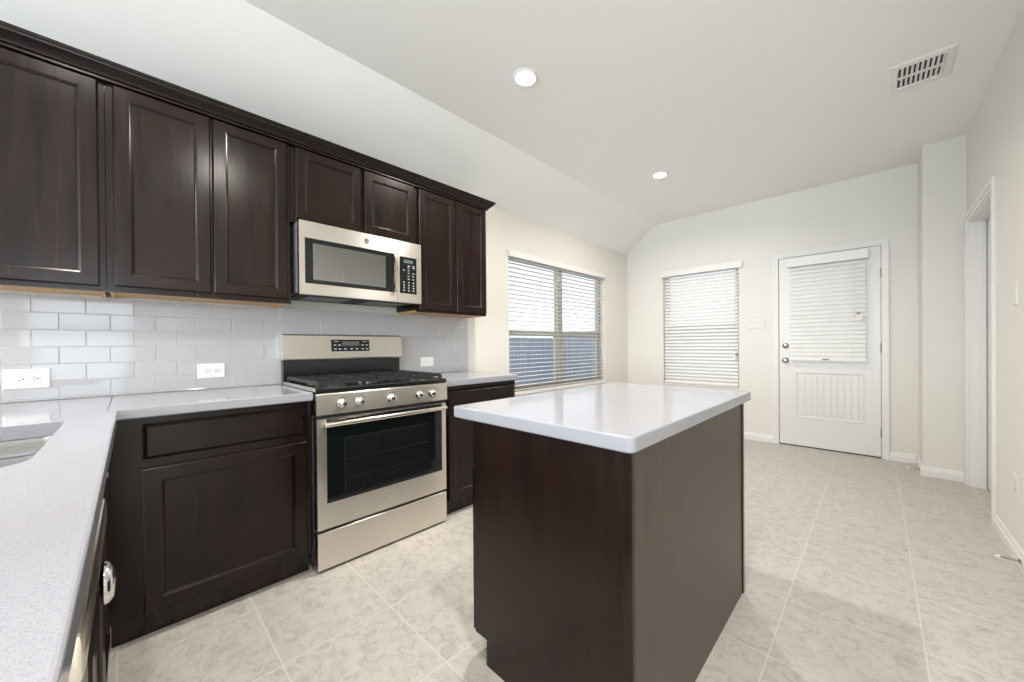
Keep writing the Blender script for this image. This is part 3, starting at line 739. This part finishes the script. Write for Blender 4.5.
# oven door
bm = B(); DZ0_, DZ1_ = .215, .775
L = lambda i, d: [(d, RY0 + .002 + i, DZ0_ + i), (d, RY1 - .002 - i, DZ0_ + i), (d, RY1 - .002 - i, DZ1_ - i), (d, RY0 + .002 + i, DZ1_ - i)]
loops(bm, [L(0, .617), L(0, RX - .002), L(.0012, RX)]); od = obj('oven_door', bm, STEEL, ra)
bm = B(); rect_rings(bm, LW, .664, 1.338, .345, .772, [(0, RX - .001), (0, RX + .0012), (.002, RX + .002)]); og = obj('window', bm, BLACKG, od)
bm = B()
L2 = lambda i, d: [(d, y, z) for y, z in inset_rr(.745, 1.247, .365, .668, .016, i)]
loops(bm, [L2(0, RX + .0015), L2(0, RX + .003), L2(.005, RX + .003), L2(.007, RX + .0022)], True, True); obj('window_inset', bm, OVENG, og)
for z in (.45, .55):
    bm = B(); tube(bm, [(RX + .0025, .755, z), (RX + .0025, 1.238, z)], .0006, 5); obj('rack_wire', bm, BLACKM, og)
bm = B(); hy0, hy1, hz = .652, 1.352, .748
pts = []; 
for k in range(21):
    u = k / 20; pts.append((RX + .030 + .022 * math.sin(math.pi * u), hy0 + (hy1 - hy0) * u, hz + .004 * math.sin(math.pi * u)))
tube(bm, pts, [.0125] * 21, 14)
for y in (hy0 + .02, hy1 - .02): box(bm, RX + .001, RX + .034, y - .012, y + .012, hz - .012, hz + .012, .003)
obj('handle', bm, STEELB, od, True)
bm = B(); lathe(bm, (RX, .995, .290), (1, 0, 0), [(.0165, 0), (.0165, .0015), (.0145, .002), (.0145, .0012), (.012, .0012), (.001, .0014)], 24); em = obj('emblem', bm, CHROME, ra, True); monogram(em, ra, RX + .0018, .995, .290)
bm = B(); box(bm, .617, .660, RY0 + .003, RY1 - .003, .776, .792); obj('vent_gap', bm, DARKIN, ra)
bm = B(); Lq = lambda i, d: [(d, RY0 + .002 + i, .014 + i), (d, RY1 - .002 - i, .014 + i), (d, RY1 - .002 - i, .200 - i), (d, RY0 + .002 + i, .200 - i)]
loops(bm, [Lq(0, .617), Lq(0, RX - .002), Lq(.0012, RX)]); obj('warming_drawer', bm, STEEL, ra)

# ------------------------------------------------------------------ base cabinets on the range wall
def base_cabinet(y0, y1, doors, drawers, label, fx=.61, kick=.579, ztop=.871):
    root = thing('base_cabinet', (.3, (y0 + y1) / 2, 0), label, 'cabinet')
    bm = B(); box(bm, .012, fx - .02, y0 + .002, y1 - .002, .105, ztop); box(bm, fx - .0195, fx, y0, y1, .098, ztop); obj('body', bm, ESP, root)
    bm = B(); box(bm, .02, kick, y0 + .002, y1 - .002, .0005, .104); obj('toe_kick', bm, ESPD, root)
    for a0, a1, z0, z1 in drawers: obj('drawer_front', slab_front(LW, a0, a1, z0, z1, fx + .0006), ESPH, root)
    for a0, a1, z0, z1 in doors: obj('door', panel_door(LW, a0, a1, z0, z1, fx + .0006, .020, .05), ESP, root)
    return root
base_cabinet(-.062, .606, [(.025, .586, .103, .670)], [(.028, .578, .708, .843)], 'dark base cabinet with one drawer and door left of the gas range')
base_cabinet(1.383, 2.046, [(1.418, 2.026, .103, .670)], [(1.418, 2.026, .708, .843)], 'dark base cabinet standing past the gas range under the far counter end')
def counter(label, x0, x1, y0, y1, r=.004):
    bm = B(); slab_rr(bm, x0, x1, y0, y1, .873, .914, r); return tag(obj('countertop', bm, QUARTZ), label, 'countertop', None)
counter('pale quartz countertop strip between the sink counter and the range', .0095, .644, -.0613, .612)
counter('short pale quartz countertop past the gas range by the window', .0095, .644, 1.380, 2.056)

# ------------------------------------------------------------------ peninsula with sink and dishwasher
PY = -.0355; PB = -.70; PX_END = 2.62
bm = B()
outer = [(x, y) for x, y in rrect(.0095, PX_END, PB, PY - .0005, .004, 3)]
# step back where the range-wall slab joins it
outer = [(PX_END, PY), (.6445, PY), (.6445, -.0615), (.0095, -.0615), (.0095, PB), (PX_END, PB)]
SX0, SX1, SY0, SY1 = .843, 1.500, -.560, -.140
inner = rrect(SX0, SX1, SY0, SY1, [.07, .012, .05, .07], 6)
def ring_edges(pts, z):
    vs = [bm.verts.new((x, y, z)) for x, y in pts]; return vs, [bm.edges.new((vs[i], vs[(i + 1) % len(vs)])) for i in range(len(vs))]
ov, oe = ring_edges(outer, .914); iv, ie = ring_edges(inner, .914)
res = bmesh.ops.triangle_fill(bm, edges=oe + ie, use_beauty=True)
top = [f for f in res['geom'] if isinstance(f, bmesh.types.BMFace)]
ext = bmesh.ops.extrude_face_region(bm, geom=top)
bmesh.ops.translate(bm, verts=[v for v in ext['geom'] if isinstance(v, bmesh.types.BMVert)], vec=(0, 0, -.041))
bm.normal_update()
rim = [e for e in bm.edges if len(e.link_faces) == 2 and abs(e.link_faces[0].normal.dot(e.link_faces[1].normal)) < .3 and abs(e.verts[0].co.z - e.verts[1].co.z) < 1e-4 and max(abs(v.co.y - PY) for v in e.verts) < 1e-3]
bmesh.ops.bevel(bm, geom=rim, offset=.005, segments=3, profile=.5, affect='EDGES')
tag(obj('countertop', bm, QUARTZ), 'long pale quartz countertop with the sink cut into it', 'countertop')
sk = thing('kitchen_sink', (1.17, -.35, .70), 'stainless undermount double sink set in the pale quartz counter', 'sink')
def bowl(x0, x1, y0, y1, zt, zb, r, wall=.0015):
    bm = B(); L = lambda i, z: [(x, y, z) for x, y in inset_rr(x0, x1, y0, y1, r, i)]
    loops(bm, [L(-.008, zt - .001), L(-.008, zt), L(0, zt), L(.004, zt - .01), L(.008, zb + .04), L(.018, zb + .012), L(.045, zb), L(.045, zb - .002), L(.016, zb + .008), L(.006, zb + .04), L(.002, zt - .012)], False, False)
    # floor of the bowl
    vs = [bm.verts.new(c) for c in L(.045, zb)]; bm.faces.new(vs)
    return bm
obj('basin', bowl(SX0 - .004, 1.098, SY0 - .004, SY1 + .004, .8715, .70, .05), STEELC, sk, True)
obj('basin', bowl(1.114, SX1 + .004, SY0 - .004, SY1 + .004, .8715, .68, .05), STEELC, sk, True)
bm = B(); pr = [(1.0905, .868), (1.092, .884), (1.100, .893), (1.112, .893), (1.120, .884), (1.1215, .868)]
loops(bm, [[(x, SY0 + .002, z) for x, z in pr], [(x, SY1 - .002, z) for x, z in pr]]); obj('divider', bm, STEELC, sk, True)
for cx in (.97, 1.31):
    bm = B(); lathe(bm, (cx, -.35, .7015 if cx < 1.1 else .6815), (0, 0, 1), [(.045, 0), (.045, .002), (.03, .001), (.001, .0005)], 24); obj('drain', bm, CHROME, sk, True)
# cabinet under the sink: front faces +y
sb = thing('sink_cabinet', (1.10, -.36, 0), 'dark sink base cabinet under the sink counter, meeting the corner', 'cabinet')
bm = B(); box(bm, .645, .665, -.66, -.092, .1, .66); obj('side_panel', bm, ESP, sb)
bm = B(); box(bm, 1.555, 1.575, -.66, -.092, .1, .872); obj('side_panel', bm, ESP, sb)
bm = B(); box(bm, .666, 1.554, -.66, -.092, .1, .12); obj('bottom_panel', bm, ESP, sb)
bm = B(); box(bm, .645, 1.575, PB + .03, -.661, .1, .872); obj('back_panel', bm, ESP, sb)
bm = B(); box(bm, .632, 1.575, -.0915, -.076, .1, .872); obj('face_frame', bm, ESP, sb)
bm = B(); box(bm, .585, 1.575, -.66, -.125, .0005, .099); obj('toe_kick', bm, ESPD, sb)
for a0, a1 in ((.72, 1.125), (1.14, 1.56)): obj('door', panel_door(PN, a0, a1, .105, .69, -.0755, .018), ESP, sb)
obj('drawer_front', slab_front(PN, .72, 1.56, .71, .845, -.0755, .018), ESP, sb)
bm = B(); lathe(bm, (1.44, -.0575, .612), (0, 1, 0), [(.014, .0003), (.011, .003), (.010, .005), (.040, .008), (.046, .013), (.045, .019), (.036, .027), (.015, .032)], 28); obj('door_knob', bm, CHROME, sb, True)
dw = thing('dishwasher', (1.885, -.36, 0), 'stainless dishwasher with bar handle under the sink counter', 'dishwasher')
bm = B(); box(bm, 1.580, 2.190, PB + .03, -.085, .10, .868); obj('body', bm, GREYP, dw)
bm = B(); box(bm, 1.581, 2.189, -.084, -.062, .13, .866, .006); dwd = obj('door', bm, STEEL, dw)
bm = B(); box(bm, 1.64, 2.15, -.0595, -.0335, .806, .858, .010); obj('handle', bm, STEELB, dwd, True)
for x in (1.665, 2.125):
    bm = B(); box(bm, x - .01, x + .01, -.0625, -.058, .815, .85); obj('handle_post', bm, STEELB, dwd)
bm = B(); box(bm, 1.583, 2.187, -.60, -.12, .0005, .098); obj('toe_kick', bm, BLACK, dw)
pe = thing('base_cabinet', (2.39, -.37, 0), 'dark end cabinet closing the sink counter beside the dishwasher', 'cabinet')
bm = B(); box(bm, 2.194, 2.59, PB + .03, -.078, .10, .871); obj('body', bm, ESP, pe)
bm = B(); box(bm, 2.194, 2.59, PB + .06, -.12, .0005, .099); obj('toe_kick', bm, ESPD, pe)

# ------------------------------------------------------------------ kitchen island
IX0, IX1, IY0, IY1 = 1.640, 2.279, .842, 1.893
isl = thing('kitchen_island', (1.96, 1.37, 0), 'dark wood kitchen island cabinet in the middle of the tiled floor', 'island')
bm = B(); box(bm, IX0, IX1 - .008, IY0 + .008, IY1 - .008, .100, .872); box(bm, 1.705, IX1 - .008, IY0 + .008, IY1 - .008, .0005, .1005); obj('body', bm, ESPD, isl)
bm = B()   # end panel, notched for the toe kick, with a stile at the corner
pr = [(IX0, .092), (1.703, .092), (1.703, .0005), (IX1 - .030, .0005), (IX1 - .030, .872), (IX0, .872)]
loops(bm, [[(x, IY0 + .0075, z) for x, z in pr], [(x, IY0 + .0015, z) for x, z in pr]]); obj('end_panel', bm, wood('island_end_wood', (0.009, 0.0044, 0.0037), (0.021, 0.0098, 0.0080), 'z', 0.30, coat=0), isl)
bm = B(); box(bm, IX1 - .0292, IX1 - .001, IY0, IY0 + .0075, .0005, .872); box(bm, IX1 - .0075, IX1 - .001, IY0 + .0075, IY0 + .014, .0005, .872)
obj('corner_stile', bm, ESPD, isl)
bm = B(); box(bm, IX1 - .0075, IX1 - .0015, IY0 + .0145, IY1 - .024, .0005, .872); obj('back_panel', bm, ESPP, isl)
bm = B(); box(bm, IX1 - .0075, IX1 + .003, IY1 - .0235, IY1, .0005, .872); obj('corner_stile', bm, ESPD, isl)
bm = B()
pr = [(IX0, .092), (1.703, .092), (1.703, .0005), (IX1 - .008, .0005), (IX1 - .008, .872), (IX0, .872)]
loops(bm, [[(x, IY1 - .0075, z) for x, z in pr], [(x, IY1 - .0015, z) for x, z in pr]]); obj('end_panel', bm, ESP, isl)
ym = (IY0 + IY1) / 2
for a0, a1 in ((IY0 + .006, ym - .004), (ym + .004, IY1 - .006)):
    obj('door', panel_door(ISL, a0, a1, .095, .690, IX0 - .0006, .020, .05, -1), ESP, isl)
    obj('drawer_front', slab_front(ISL, a0, a1, .706, .858, IX0 - .0006, .020, .012, -1), ESPH, isl)
bm = B(); slab_rr(bm, 1.550, 2.296, .814, 1.972, .8735, .9145, [.012, .012, .012, .022], .004)
tag(obj('countertop', bm, QUARTZ), 'pale quartz top with rounded corners lying on the kitchen island', 'countertop')
